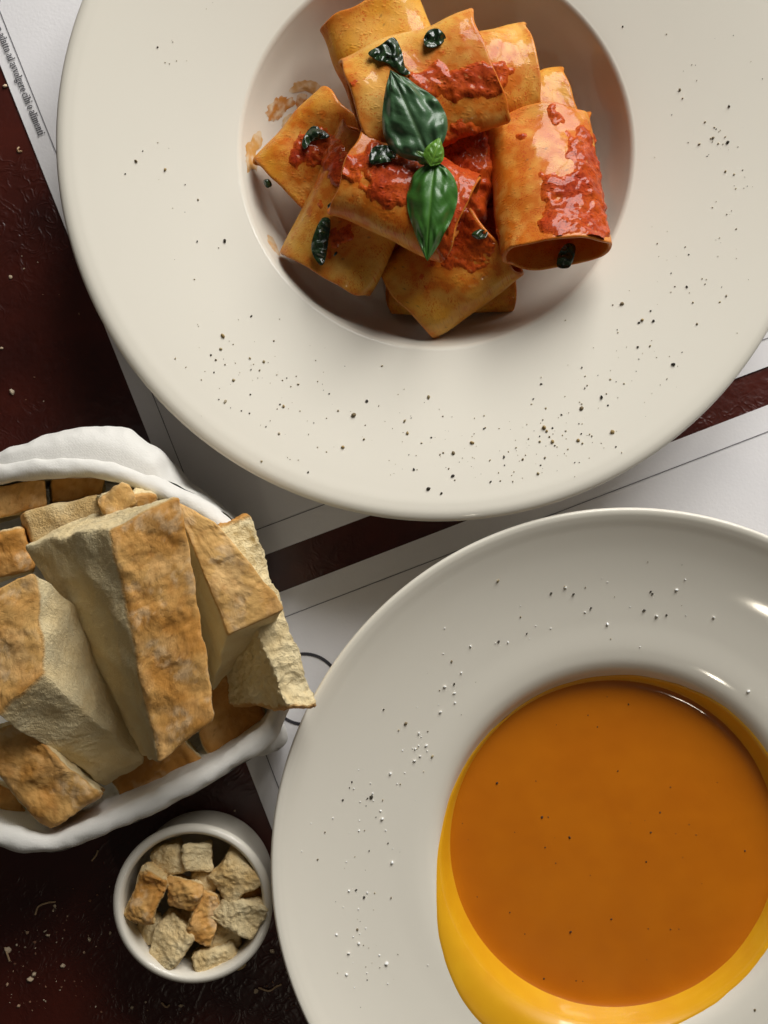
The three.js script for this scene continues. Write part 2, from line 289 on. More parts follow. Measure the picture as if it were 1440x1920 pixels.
  // sauce clinging to the outside: a lumpy layer that thins out at its rim
  const P = g.attributes.position, Nn = g.attributes.normal, mask = new Float32Array(NU * NV), pos = [], map = new Map(), idx = [], keep = [];
  for (let k = 0; k < NU * NV; k++) mask[k] = saucy(P.getX(k), P.getY(k), P.getZ(k)) * sstep(-0.25, 0.15, Nn.getY(k));
  const centre = (k) => { const i = Math.floor(k / NV); return s0.clone().addScaledVector(axis, i / (NU - 1) * len); };
  const flip = (() => { const k = 20 * NV + 33, n = new THREE.Vector3(Nn.getX(k), Nn.getY(k), Nn.getZ(k)), d = new THREE.Vector3(P.getX(k), P.getY(k), P.getZ(k)).sub(centre(k)); return n.dot(d) < 0 ? -1 : 1; })();
  if (flip < 0) { for (let k = 0; k < NU * NV; k++) mask[k] = saucy(P.getX(k), P.getY(k), P.getZ(k)) * sstep(-0.25, 0.15, -Nn.getY(k)); }
  const lift = (k) => {
    const x = P.getX(k), y = P.getY(k), z = P.getZ(k), m = mask[k];
    const lump = 0.4 + 0.5 * fbm(x * 210, y * 210, z * 210, 3) + 0.9 * Math.pow(clamp(1.15 - worley(x * 260, y * 260, z * 260)), 1.3);
    return -0.0003 + sstep(0.38, 0.85, m) * (0.0002 + 0.0011 * lump);
  };
  const vert = (k) => { if (!map.has(k)) { map.set(k, pos.length / 3); keep.push(mask[k]); const h = lift(k) * flip; pos.push(P.getX(k) + Nn.getX(k) * h, P.getY(k) + Nn.getY(k) * h, P.getZ(k) + Nn.getZ(k) * h); } return map.get(k); };
  for (let i = 0; i < NU - 1; i++) for (let j = 0; j < NV; j++) {
    const a = i * NV + j, b2 = i * NV + (j + 1) % NV, c = (i + 1) * NV + j, d = (i + 1) * NV + (j + 1) % NV;
    if (Math.max(mask[a], mask[b2], mask[c], mask[d]) < 0.37) continue;
    idx.push(vert(a), vert(c), vert(b2), vert(b2), vert(c), vert(d));
  }
  if (idx.length > 60) {
    const sg = new THREE.BufferGeometry(); sg.setAttribute('position', new THREE.Float32BufferAttribute(pos, 3)); sg.setIndex(idx); sg.computeVertexNormals(); planarUV(sg);
    paint(sg, (x, y, z, i) => mix3([0.60, 0.13, 0.008], sauceColour(x, y, z), sstep(0.42, 0.8, keep[i])));
    part('sauce_coating', sg, sauceMat, o);
  }
  return o;
}
function sauceColour(x, y, z) {
  const m = 0.5 + 0.9 * fbm(x * 160, y * 160, z * 160 + 5, 4), f = 0.5 + 0.8 * fbm(x * 60, y * 60 + 9, z * 60, 2);
  let c = mix3(RED, DEEP, clamp(m * 0.9)); c = mix3(c, [0.60, 0.13, 0.008], clamp(f * 1.2 - 0.2) * 0.75);
  if (n3(x * 1100, y * 1100, z * 1100) > 0.88) c = mix3(c, [0.75, 0.45, 0.14], 0.5);
  return c;
}
const tubes = [
  { S: [688, 18, .036], E: [785, 245, .031], w: .0425, b: 0.02, seed: 1, pale: .35, label: 'golden pasta tube leaning on the back wall of the plate under the sauced tube' },
  { S: [672, 210, .059], E: [916, 126, .061], w: .0445, b: 0.0205, roll: 0.03, seed: 2, pale: .7, dent: .0015, label: 'pale pasta tube on top of the pile with a thick band of red sauce' },
  { S: [860, 150, .045], E: [997, 132, .043], w: .0385, b: 0.0195, roll: -.1, seed: 3, pale: .55, label: 'pasta tube lying behind the topmost tube with its open end to the plate wall' },
  { S: [965, 225, .03], E: [1068, 205, .027], w: .034, b: .0145, seed: 4, pale: .5, label: 'small end of a pasta tube showing behind the open-ended tube' },
  { S: [1006, 232, .041], E: [1043, 472, .057], w: .0425, b: 0.0245, roll: -.06, seed: 5, pale: .7, label: 'large sauced pasta tube with its open end facing the rim' },
  { S: [655, 318, .06], E: [862, 412, .06], w: .037, b: 0.0225, roll: -.1, seed: 6, pale: .75, label: 'pale pasta tube under the basil leaves with chunky sauce' },
  { S: [532, 352, .03], E: [655, 225, .034], w: .0335, b: 0.019, roll: .12, seed: 7, pale: .45, label: 'sauce-smeared pasta tube beside the orange smear on the plate' },
  { S: [722, 272, .049], E: [612, 512, .034], w: .0405, b: 0.0215, roll: .12, seed: 8, pale: .5, label: 'pasta tube with a wilted basil strip and a nick in its cut end' },
  { S: [768, 563, .027], E: [925, 440, .043], w: .0385, b: 0.0245, roll: .06, seed: 9, pale: .45, label: 'golden pasta tube pointing at the front of the plate rim' },
  { S: [728, 530, .016], E: [957, 525, .017], w: .027, b: .014, seed: 10, pale: .3, label: 'pasta tube hidden under the golden front tube with only its ends showing' },
  { S: [1000, 300, .026], E: [1108, 290, .027], w: .036, b: .014, seed: 11, pale: .5, label: 'pasta tube edge peeking out under the large open-ended tube' },
];
for (const t of tubes) pastaTube(t);

// heap of sauce that fills the middle of the pile
function lumpySlab(pxs, h, thick, name, mat, label, category, colour, amp = 0.0022) {
  const pts = pxs.map(([x, y, hh]) => at(x, y, hh ?? h)), c = smoothCurve(pts), ctr = pts.reduce((s, p) => s.add(p), new THREE.Vector3()).multiplyScalar(1 / pts.length);
  const NA = 110, NR = 34, rim = c.getSpacedPoints(NA);
  const make = (sgn) => gridGeo(NR, NA, (i, j) => {
    const t = i / (NR - 1), q = ctr.clone().lerp(rim[j], t * (1 + 0.22 * fbm(rim[j].x * 90, rim[j].z * 90, 5, 3))), dome = thick * Math.sqrt(1 - t * t);
    const lump = amp * (fbm(q.x * 150, q.z * 150, sgn, 3) + 0.8 * Math.pow(clamp(1 - worley(q.x * 240, q.z * 240, 3)), 1.2)) * (1 - Math.pow(t, 4));
    return [q.x, q.y + sgn * dome + (sgn > 0 ? lump : 0), q.z];
  }, true);
  const g = mergeGeometries([make(1), make(-1)]); planarUV(g); paint(g, colour);
  return solo(name, g, mat, label, category);
}
(lumpySlab([[835, 225], [905, 235], [930, 300], [925, 360], [905, 420], [850, 470], [800, 470], [790, 400], [800, 320], [810, 260]], 0.044, 0.010, 'tomato_sauce', sauceMat, 'chunky red tomato sauce heaped between the tubes beside the basil', 'sauce', sauceColour));
(lumpySlab([[640, 230], [720, 250], [930, 240], [985, 300], [960, 480], [860, 540], [720, 500], [620, 420], [600, 330]], 0.026, 0.012, 'tomato_sauce', sauceMat, 'dark red tomato sauce pooled underneath the pile of tubes', 'sauce', sauceColour));

// smears of sauce on the wall of the well: thin films that follow the china
{
  const smear = std({ vertexColors: true, roughness: 0.35, clearcoat: 0.4, clearcoatRoughness: 0.15 });
  const wellPoint = (px, py) => { let lo = 0.004, hi = 0.05; for (let k = 0; k < 40; k++) { const m = (lo + hi) / 2, q = at(px, py, m), r = Math.hypot(q.x - P1.c.x, q.z - P1.c.z); if (P1.h(r) > m) lo = m; else hi = m; } return at(px, py, lo); };
  const up = (q) => { const dx = q.x - P1.c.x, dz = q.z - P1.c.z, r = Math.hypot(dx, dz), e = 0.0005, dy = (P1.h(r + e) - P1.h(r - e)) / (2 * e), l = Math.hypot(1, dy); return new THREE.Vector3(-dy / l * dx / r, 1 / l, -dy / l * dz / r); };
  const shapes = [
    [[500, 218], [512, 190], [540, 178], [552, 195], [535, 208], [520, 228], [505, 230]],
    [[556, 200], [560, 178], [572, 176], [578, 195], [570, 210], [560, 208]],
    [[545, 175], [560, 152], [590, 155], [612, 172], [598, 182], [570, 170]],
    [[458, 285], [470, 262], [482, 250], [492, 256], [490, 275], [480, 285], [482, 310], [476, 325], [464, 318]],
    [[500, 442], [508, 442], [520, 462], [524, 478], [516, 472], [504, 456]],
    [[530, 226], [545, 212], [552, 225], [540, 240], [528, 238]],
  ];
  const tones = [[.56, .22, .035], [.56, .21, .03], [.62, .36, .13], [.66, .36, .1], [.72, .45, .22], [.66, .46, .24]];
  shapes.forEach((s, k) => {
    const c = smoothCurve(s.map(([x, y]) => new THREE.Vector3(x, y, 0))), rim = c.getSpacedPoints(60), cx = s.reduce((a, p) => a + p[0], 0) / s.length, cy = s.reduce((a, p) => a + p[1], 0) / s.length;
    const g = gridGeo(14, 60, (i, j) => { const w = 1 + 0.45 * fbm(rim[j].x * .06, rim[j].y * .06, k, 3), t = i / 13 * w, px = lerp(cx, rim[j].x, t), py = lerp(cy, rim[j].y, t), q = wellPoint(px, py); q.addScaledVector(up(q), 0.00004 + 0.00014 * (1 - t * t) * (1 + fbm(px * .08, py * .08, k, 3))); return [q.x, q.y, q.z]; }, true);
    paint(g, (x, y, z) => mix3(tones[k], [.78, .66, .46], clamp(0.3 + 1.3 * fbm(x * 180, y * 180, z * 180, 3))));
    solo('sauce_smear', g, smear, ['thick orange sauce smear on the well wall above the left tube', 'small round orange sauce spot beside the thick smear', 'pale curved sauce streak arching above the thick smear', 'yellowish sauce smear at the edge of the well', 'faint sauce streak beside the nicked tube', 'faint pale sauce mark under the thick smear'][k], 'smear', 'sauce smears on the plate well');
  });
}

// ------------------------------------------------------------------ basil
function leafGeo(base, tip, width, { lift = 0.002, cup = 0.0022, arch = 0.002, fat = 0.5, thick = 0.0005, twist = 0, wave = 0.0005, seed = 1 }) {
  const d = tip.clone().sub(base), L = d.length(), dir = d.clone().normalize(), side = new THREE.Vector3().crossVectors(dir, new THREE.Vector3(0, 1, 0)).normalize(), up = new THREE.Vector3().crossVectors(side, dir).normalize();
  side.applyAxisAngle(dir, twist); up.applyAxisAngle(dir, twist);
  const NS = 60, NW = 41;
  const prof = (s) => Math.pow(Math.sin(Math.PI * Math.pow(s, fat)), 0.85) * (1 - 0.25 * s) + 0.02 * (1 - s);
  const f = (s, v, off) => {
    const w = width / 2 * prof(s), x = v * w;
    const vs = width / 0.022; const veins = vs * 0.00013 * Math.pow(Math.abs(Math.sin((s * 7 - Math.abs(v) * 2.2) * Math.PI)), 6) * (1 - Math.exp(-Math.abs(v) * 6)) * Math.sin(Math.PI * s);
    const puff = vs * 0.0004 * Math.pow(Math.abs(Math.sin((s * 4.5 - Math.abs(v) * 1.1) * Math.PI)), 1.2) * Math.sin(Math.PI * clamp(Math.abs(v))) ;
    let y = lift * vs + arch * Math.sin(Math.PI * s) - cup * v * v * Math.sin(Math.PI * clamp(s, 0, 1)) + vs * Math.abs(v) * 0.0012 * Math.exp(-Math.abs(v) * 3) - veins + puff + wave * vs * n3(s * 4, v * 2, seed) * Math.abs(v) * 2;
    y -= vs * 0.0004 * Math.exp(-v * v * 180);
    const q = base.clone().addScaledVector(dir, s * L).addScaledVector(side, x).addScaledVector(up, y + off); return [q.x, q.y, q.z];
  };
  const top = gridGeo(NS, NW, (i, j) => f(i / (NS - 1), j / (NW - 1) * 2 - 1, 0)), bot = gridGeo(NS, NW, (i, j) => { const v = j / (NW - 1) * 2 - 1, s = i / (NS - 1); return f(s, v, -thick * (1 - Math.pow(Math.abs(v), 6)) * Math.sin(Math.PI * clamp(s, 0.02, 0.98))); });
  const rib = []; for (let i = 0; i < NS * NW; i++) rib.push((i % NW) / (NW - 1) * 2 - 1);
  const g = mergeGeometries([top, bot]); planarUV(g);
  return { g, rib };
}
{
  const leafBump = noiseTexture(512, tile((u, v) => 0.5 + 0.5 * fbm(u * 50, v * 50, 2, 4)), 30);
  const leafMat = std({ vertexColors: true, roughness: 0.38, clearcoat: 0.25, clearcoatRoughness: 0.3, bumpMap: leafBump, bumpScale: 0.00008, transmission: 0 });
  const o = thing('basil_sprig', 'fresh green basil sprig with two large leaves on top of the pasta', 'basil');
  const tone = (dark, light, rib) => (x, y, z, i) => { const v = Math.abs(rib[i % rib.length]); return mix3(mix3(dark, light, clamp(0.45 + 0.8 * fbm(x * 200, y * 200, z * 200, 3))), [light[0] * 1.9, light[1] * 1.5, light[2] * 1.5], 0.6 * Math.exp(-v * v * 420)); };
  const l1 = leafGeo(at(806, 300, .0735), at(733, 134, .0755), 0.0262, { arch: .0022, cup: .004, fat: .78, twist: -.12, seed: 3, wave: .001 });
  part('leaf', paint(l1.g, tone([.04, .098, .04], [.062, .14, .058], l1.rib)), leafMat, o);
  const l2 = leafGeo(at(816, 306, .0735), at(802, 490, .0705), 0.0205, { arch: .0038, cup: .0045, fat: .72, twist: .15, seed: 8, wave: .0009 });
  part('leaf', paint(l2.g, tone([.035, .125, .018], [.055, .175, .024], l2.rib)), leafMat, o);
  const l3 = leafGeo(at(806, 312, .077), at(824, 258, .0775), 0.0085, { arch: .0014, cup: .002, fat: .8, twist: .2, seed: 5 });
  part('leaf', paint(l3.g, tone([.09, .22, .02], [.13, .29, .03], l3.rib)), leafMat, o);
  const l4 = leafGeo(at(806, 304, .0745), at(778, 282, .0755), 0.006, { arch: .001, cup: .0016, fat: .8, twist: -.3, seed: 9 });
  part('leaf', paint(l4.g, tone([.09, .19, .04], [.13, .25, .05], l4.rib)), leafMat, o);
  const st = new THREE.TubeGeometry(smoothCurve([at(800, 296, .0745), at(808, 306, .0742), at(812, 316, .072)], false), 14, 0.0009, 10); planarUV(st); paint(st, () => [.12, .22, .05]);
  part('stem', st, leafMat, o);

  const wilted = std({ vertexColors: true, roughness: 0.26, clearcoat: 0.5, clearcoatRoughness: 0.14, bumpMap: leafBump, bumpScale: 0.0001 });
  function shred(outline, h, tiltX, tiltZ, seed, label) {
    const c = smoothCurve(outline.map(([x, y]) => new THREE.Vector3(x, y, 0))), NA = 60, NR = 18, rim = c.getSpacedPoints(NA), cx = outline.reduce((a, p) => a + p[0], 0) / outline.length, cy = outline.reduce((a, p) => a + p[1], 0) / outline.length;
    const mk = (sgn) => gridGeo(NR, NA, (i, j) => {
      const t = i / (NR - 1), px = lerp(cx, rim[j].x, t), py = lerp(cy, rim[j].y, t), dx = (px - cx) / 4318, dz = (py - cy) / 4318;
      const fold = 0.0016 * Math.abs(n3(px * .03 + seed, py * .03, seed)) + 0.0009 * n3(px * .045, py * .045 + seed, 4);
      const q = at(px, py, h + dx * tiltX + dz * tiltZ + fold + sgn * 0.0005 * Math.sqrt(1 - t * t)); return [q.x, q.y, q.z];
    }, true);
    const g = mergeGeometries([mk(1), mk(-1)]); planarUV(g);
    paint(g, (x, y, z) => mix3([.008, .02, .008], [.025, .06, .018], clamp(0.4 + 1.1 * fbm(x * 260, y * 260, z * 260, 3))));
    solo('wilted_basil', g, wilted, label, 'basil', 'wilted basil scraps on the pasta');
  }
  shred([[690, 100], [712, 85], [738, 70], [752, 92], [760, 125], [770, 138], [755, 140], [730, 122], [705, 112]], .0695, .0, .05, 1, 'dark wilted basil triangle touching the tip of the long fresh leaf');
  shred([[795, 70], [805, 56], [822, 54], [836, 70], [830, 80], [812, 90], [797, 86]], .0695, 0, 0, 2, 'small square wilted basil scrap near the top edge of the topmost tube');
  shred([[566, 272], [572, 252], [588, 236], [606, 244], [618, 256], [600, 262], [580, 268], [572, 280]], .0425, 0, 0, 3, 'wilted basil scrap in the sauce of the smeared tube');
  shred([[692, 296], [700, 276], [722, 272], [742, 278], [740, 298], [716, 306], [696, 308]], .072, 0, 0, 4, 'wilted basil scrap beside the base of the fresh sprig');
  shred([[584, 470], [590, 435], [606, 408], [618, 410], [616, 450], [608, 492], [602, 498]], .0485, 0.1, -.05, 5, 'long wilted basil strip on the nicked pasta tube');
  shred([[655, 408], [663, 410], [660, 445], [645, 478], [625, 482], [628, 474], [645, 462], [652, 440]], .0455, 0, 0, 6, 'thin curved wilted basil rim beside the long strip');
  shred([[614, 385], [628, 378], [638, 386], [630, 396], [618, 396]], .054, 0, 0, 7, 'tiny wilted basil speck above the long strip');
  shred([[884, 440], [898, 430], [914, 434], [910, 446], [892, 448]], .0545, 0, 0, 8, 'tiny wilted basil scrap on the golden front tube');
  shred([[1045, 500], [1050, 470], [1064, 456], [1078, 460], [1076, 484], [1066, 502]], .05, 0, 0, 9, 'dark wilted basil inside the open end of the large tube');
  shred([[1106, 270], [1114, 268], [1116, 300], [1108, 305]], .030, 0, 0, 10, 'sliver of wilted basil peeking beside the large sauced tube');
  shred([[494, 338], [504, 336], [510, 348], [500, 352]], .036, 0, 0, 11, 'tiny dark basil speck at the corner of the smeared tube');
}

// ------------------------------------------------------------------ bread
const crumbBump = noiseTexture(512, tile((u, v) => { const x = u * 40, y = v * 40; return 0.75 - 0.55 * Math.pow(clamp(1 - worley(x, y, 1.5)), 1.5) - 0.3 * Math.pow(clamp(1 - worley(x * 2.3, y * 2.3, 4.5)), 1.5) + 0.45 * fbm(x * 3, y * 3, 1, 3); }), 22);
const crumbMat = std({ vertexColors: true, roughness: 0.95, bumpMap: crumbBump, bumpScale: 0.00045, specularIntensity: 0.3 });
const porousMat = crumbMat.clone(); porousMat.bumpScale = 0.0005;
const crustBump = noiseTexture(1024, tile((u, v) => { const x = u * 40, y = v * 40; return 0.5 + 0.35 * fbm(x, y, 2, 5) - 0.25 * Math.pow(clamp(1 - Math.abs(fbm(x * .5, y * .5, 7, 3)) * 7), 3); }), 12);
const crustMat = std({ vertexColors: true, roughness: 0.62, bumpMap: crustBump, bumpScale: 0.00028, specularIntensity: 0.5 });
// a piece cut from a loaf: T = the four upper corners, B = the four below, crust = which faces keep their crust (top, bottom, s0..s3)
function breadGeo(T, B, crust, { seed = 1, round = 0.1, rough = 1, cell = 0.0008, crustTone = 0.5, bulge = 0, pore = 1, crumbTone = 0, jag = 1 }) {
  const c = [...T, ...B];
  const tri = (x, y, z) => {          // x, z in -1..1 round the quad, y = 1 top
    const u = (x + 1) / 2, v = (z + 1) / 2, t = (1 - y) / 2, w = [(1 - u) * (1 - v), u * (1 - v), u * v, (1 - u) * v], q = new THREE.Vector3();
    for (let k = 0; k < 4; k++) { q.addScaledVector(c[k], w[k] * (1 - t)); q.addScaledVector(c[4 + k], w[k] * t); }
    return q;
  };
  const dims = [(c[0].distanceTo(c[1]) + c[3].distanceTo(c[2])) / 2, (c[0].distanceTo(c[4]) + c[2].distanceTo(c[6])) / 2, (c[0].distanceTo(c[3]) + c[1].distanceTo(c[2])) / 2];
  const rad = Math.min(...dims) * round, rs = dims.map((d) => Math.min(0.9, 2 * rad / d));
  const faces = { top: [1, 1], bottom: [1, -1], s0: [2, -1], s1: [0, 1], s2: [2, 1], s3: [0, -1] }, out = { crust: [], crumb: [] };
  for (const [name, [ax, sg]] of Object.entries(faces)) {
    const isCrust = crust.includes(name), o1 = (ax + 1) % 3, o2 = (ax + 2) % 3;
    const n1 = Math.max(4, Math.min(130, Math.round(dims[o1] / cell))), n2 = Math.max(4, Math.min(130, Math.round(dims[o2] / cell)));
    const place = (i, j) => {
      const cc = [0, 0, 0]; cc[ax] = sg; cc[o1] = i / (n1 - 1) * 2 - 1; cc[o2] = j / (n2 - 1) * 2 - 1;
      const inn = cc.map((v, k) => clamp(v, -(1 - rs[k]), 1 - rs[k])), d = cc.map((v, k) => (v - inn[k]) / rs[k]), l = Math.hypot(...d) || 1;
      const r = inn.map((v, k) => v + d[k] / l * rs[k]);
      const q = tri(r[0], r[1], r[2]);
      if (bulge) q.y += bulge * (1 - r[0] * r[0]) * (1 - r[2] * r[2]) * (r[1] + 1) / 2;
      const k = 60, A = 0.0009 * rough, s = seed * 3.7;
      q.x += A * n3(q.x * k + s, q.y * k, q.z * k); q.y += A * n3(q.x * k, q.y * k + s, q.z * k); q.z += A * n3(q.x * k, q.y * k, q.z * k + s);
      const k2 = 380, A2 = 0.00017 * rough * jag; q.x += A2 * n3(q.x * k2, q.y * k2 + s, q.z * k2); q.z += A2 * n3(q.x * k2 + s, q.y * k2, q.z * k2); q.y += A2 * n3(q.x * k2, q.y * k2, q.z * k2 + s);
      return q;
    };
    const g = gridGeo(n1, n2, (i, j) => { const q = place(i, j); return [q.x, q.y, q.z]; });
    const p = g.attributes.position, n = g.attributes.normal, edge = new Float32Array(p.count);
    const mid = new THREE.Vector3(); for (let i = 0; i < 8; i++) mid.addScaledVector(c[i], 1 / 8);
    const kc = Math.floor(n1 / 2) * n2 + Math.floor(n2 / 2), outw = (p.getX(kc) - mid.x) * n.getX(kc) + (p.getY(kc) - mid.y) * n.getY(kc) + (p.getZ(kc) - mid.z) * n.getZ(kc) > 0 ? 1 : -1;
    for (let i = 0; i < n1; i++) for (let j = 0; j < n2; j++) {
      const k = i * n2 + j, e = Math.min(i / (n1 - 1), 1 - i / (n1 - 1)) * dims[o1], f = Math.min(j / (n2 - 1), 1 - j / (n2 - 1)) * dims[o2]; edge[k] = Math.min(e, f);
      const fade = sstep(0, 0.0022, edge[k]), x = p.getX(k), y = p.getY(k), z = p.getZ(k);
      let h;
      if (isCrust) { const rdg = Math.pow(clamp(1 - Math.abs(fbm(x * 70 + seed, y * 70, z * 70, 3)) * 6), 3), pt = sstep(0.05, 0.2, fbm(x * 60, y * 60 + seed, z * 60, 2)); h = 0.00035 * fbm(x * 110, y * 110, z * 110, 4) - 0.0004 * rdg + 0.0004 * pt; }
      else { const w1 = worley(x * 420, y * 420, z * 420 + seed), w2 = pore > 1.5 ? worley(x * 240, y * 240 + seed, z * 240) : 1; h = pore * (-0.00024 * Math.pow(clamp(1 - w1 * 1.25), 1.3) - 0.0005 * Math.pow(clamp(1 - w2 * 1.5), 1.2)) + 0.00022 * fbm(x * 240, y * 240, z * 240, 3); }
      h *= fade * outw; p.setXYZ(k, x + n.getX(k) * h, y + n.getY(k) * h, z + n.getZ(k) * h);
    }
    g.computeVertexNormals();
    { const uv = g.attributes.uv; for (let i = 0; i < n1; i++) for (let j = 0; j < n2; j++) uv.setXY(i * n2 + j, i / (n1 - 1) * dims[o1] + seed * .173, j / (n2 - 1) * dims[o2] + seed * .091 + ax * .3); }
    if (isCrust) paint(g, (x, y, z, i) => {
      const m = 0.5 + 0.95 * fbm(x * 38 + seed, y * 38, z * 38, 4), f = 0.5 + 0.9 * fbm(x * 190, y * 190, z * 190 + seed, 4), flour = sstep(0.12, 0.34, fbm(x * 55, y * 55 + 4 * seed, z * 55, 4)) * sstep(0.3, 0.7, f);
      let q = mix3([0.74, 0.44, 0.15], [0.54, 0.245, 0.05], clamp(m * 1.1 + (crustTone - 0.5))); q = mix3(q, [0.40, 0.165, 0.032], clamp(f - 0.5) * 0.9); const flake = sstep(0.03, 0.07, fbm(x * 48 + 9, y * 48 + seed, z * 48, 4)); q = mix3(q, [q[0] * 1.12, q[1] * 1.22, q[2] * 1.6], flake * 0.55);
      const crack = 1 - sstep(0.004, 0.016, Math.abs(fbm(x * 42, y * 42 + 7 * seed, z * 42, 4) - 0.03)); q = mix3(q, [0.30, 0.12, 0.03], crack * 0.55 * sstep(0.0, 0.25, fbm(x * 25, y * 25, z * 25 + seed, 2)));
      return mix3(q, [0.84, 0.63, 0.38], flour * 0.45);
    });
    else {
      // neighbouring crust browns the crumb's last millimetre
      const near = { s0: [[o1, 0], [o2, 0]] };
      paint(g, (x, y, z, k) => {
        const i = Math.floor(k / n2), j = k % n2; let brown = 0;
        for (const cn of crust) { const [cx, cs] = faces[cn]; let d = 1; if (cx === o1) d = (cs > 0 ? 1 - i / (n1 - 1) : i / (n1 - 1)) * dims[o1]; else if (cx === o2) d = (cs > 0 ? 1 - j / (n2 - 1) : j / (n2 - 1)) * dims[o2]; else continue; brown = Math.max(brown, 1 - sstep(0.0004, 0.0022, d + 0.0008 * fbm(x * 300, y * 300, z * 300, 2))); }
        const m = 0.5 + 0.8 * fbm(x * 70, y * 70 + seed, z * 70, 4);
        let q = mix3([0.84, 0.71, 0.44], [0.80, 0.62, 0.33], clamp(m)); q = mix3(q, [0.62, 0.36, 0.10], clamp(crumbTone * (0.5 + m)));
        return mix3(q, [0.60, 0.31, 0.08], brown * 0.85);
      });
    }
    out[isCrust ? 'crust' : 'crumb'].push(g);
  }
  return out;
}
function bread(name, T, B, crust, opts, label, category, group) {
  const o = thing(name, label, category, group), g = breadGeo(T.map((p) => at(...p)), B.map((p) => at(...p)), crust, opts);
  if (g.crumb.length) part('crumb', mergeGeometries(g.crumb), opts.pore > 1.5 ? porousMat : crumbMat, o);
  for (const f of g.crust) part('crust', f, crustMat, o);
  return o;
}
const GB = 'bread pieces in the white cloth bag';
bread('bread_slice', [[205, 990, .097], [342, 928, .096], [408, 1345, .087], [298, 1436, .084]], [[43, 1020, .07], [150, 968, .06], [365, 1330, .03], [262, 1415, .033]], ['top'], { seed: 1, round: 0.07, crustTone: .62 }, 'long bread slice across the middle of the bag with a broad brown crust on top', 'bread', GB);
bread('bread_slice', [[326, 934, .09], [402, 975, .087], [538, 1140, .083], [426, 1190, .083]], [[345, 1060, .05], [430, 1010, .05], [470, 1210, .042], [398, 1298, .042]], ['top'], { seed: 2, round: 0.05, crustTone: .0, rough: .7 }, 'bread chunk with a smooth light orange crust wedged beside the longest slice', 'bread', GB);
bread('bread_slice', [[404, 985, .076], [470, 960, .075], [596, 1322, .066], [540, 1332, .072]], [[372, 1010, .035], [420, 1000, .03], [560, 1320, .03], [428, 1322, .037]], ['s0', 's2'], { seed: 3, round: 0.16, rough: 1.2, jag: 2.6, pore: 2, crustTone: .5 }, 'pale porous bread slice leaning over the bag edge towards the soup plate', 'bread', GB);
bread('bread_slice', [[-50, 1120, .088], [66, 1068, .088], [80, 1264, .085], [-8, 1342, .083]], [[90, 1230, .04], [240, 1225, .035], [270, 1432, .035], [200, 1478, .033]], ['top'], { seed: 4, round: 0.06, crustTone: .45 }, 'bread chunk with a floury orange crust beside the longest slice', 'bread', GB);
bread('bread_slice', [[-80, 1375, .064], [42, 1352, .066], [188, 1494, .06], [84, 1562, .058]], [[-40, 1380, .025], [82, 1352, .03], [200, 1478, .03], [110, 1530, .025]], ['top', 's2'], { seed: 5, round: 0.1, rough: 1.4, crustTone: .55 }, 'bread chunk with a cracked brown crust at the near hem of the bag', 'bread', GB);
bread('bread_slice', [[-70, 920, .052], [84, 900, .053], [88, 948, .05], [-60, 985, .05]], [[-70, 930, .015], [84, 920, .015], [88, 960, .015], [-60, 990, .015]], ['top'], { seed: 6, round: 0.12, crustTone: .5 }, 'brown-topped bread piece tucked behind under the bulging cuff', 'bread', GB);
bread('bread_slice', [[94, 896, .049], [196, 888, .049], [192, 932, .047], [96, 940, .047]], [[94, 905, .012], [196, 900, .012], [192, 945, .012], [96, 950, .012]], ['top', 's2'], { seed: 7, round: 0.12, crustTone: .6 }, 'small brown bread piece in the shade of the bulging cuff', 'bread', GB);
bread('bread_slice', [[40, 962, .058], [186, 924, .058], [206, 1000, .056], [62, 1030, .056]], [[40, 975, .02], [186, 940, .02], [206, 1010, .02], [62, 1040, .02]], ['s3'], { seed: 8, round: 0.1, crumbTone: .45 }, 'brownish crumb piece behind the pointed end of the longest slice', 'bread', GB);
bread('bread_slice', [[-60, 1005, .057], [44, 985, .058], [66, 1068, .056], [-40, 1098, .056]], [[-60, 1010, .02], [44, 995, .02], [66, 1075, .02], [-40, 1100, .02]], ['top', 's1'], { seed: 9, round: 0.12, crustTone: .8 }, 'dark crusted bread piece between the cuff and the floury chunk', 'bread', GB);
bread('bread_slice', [[178, 930, .074], [240, 908, .074], [258, 946, .072], [196, 978, .072]], [[178, 935, .03], [240, 915, .03], [258, 950, .03], [196, 980, .03]], ['top'], { seed: 10, round: 0.22, rough: 2.2, crustTone: .15 }, 'torn light bread lump behind the top end of the longest slice', 'bread', GB);
bread('bread_slice', [[246, 918, .066], [296, 918, .066], [300, 950, .064], [255, 955, .064]], [[246, 925, .02], [296, 925, .02], [300, 955, .02], [255, 960, .02]], ['top'], { seed: 11, round: 0.22, rough: 2, crustTone: .45 }, 'small brown bread lump pressed against the hem of the bag', 'bread', GB);

bread('bread_slice', [[180, 1400, .03], [330, 1360, .033], [390, 1440, .03], [230, 1520, .028]], [[200, 1400, .006], [330, 1365, .006], [385, 1425, .006], [240, 1495, .006]], ['top', 's2'], { seed: 12, round: 0.12, crustTone: .95 }, 'dark crusted bread piece low in the bag under the end of the longest slice', 'bread', GB);
bread('bread_slice', [[330, 1290, .035], [470, 1240, .035], [500, 1350, .032], [395, 1425, .03]], [[340, 1295, .006], [470, 1250, .006], [495, 1340, .006], [395, 1405, .006]], ['top', 's2'], { seed: 13, round: 0.12, crustTone: .95 }, 'dark crusted bread piece low in the bag under the pale porous slice', 'bread', GB);
bread('bread_slice', [[-120, 1430, .034], [30, 1480, .036], [60, 1545, .034], [-60, 1540, .034]], [[-110, 1430, .006], [30, 1470, .006], [60, 1520, .006], [-60, 1520, .006]], ['top'], { seed: 14, round: 0.12, crustTone: .8 }, 'brown bread end low in the bag beneath the cracked chunk', 'bread', GB);

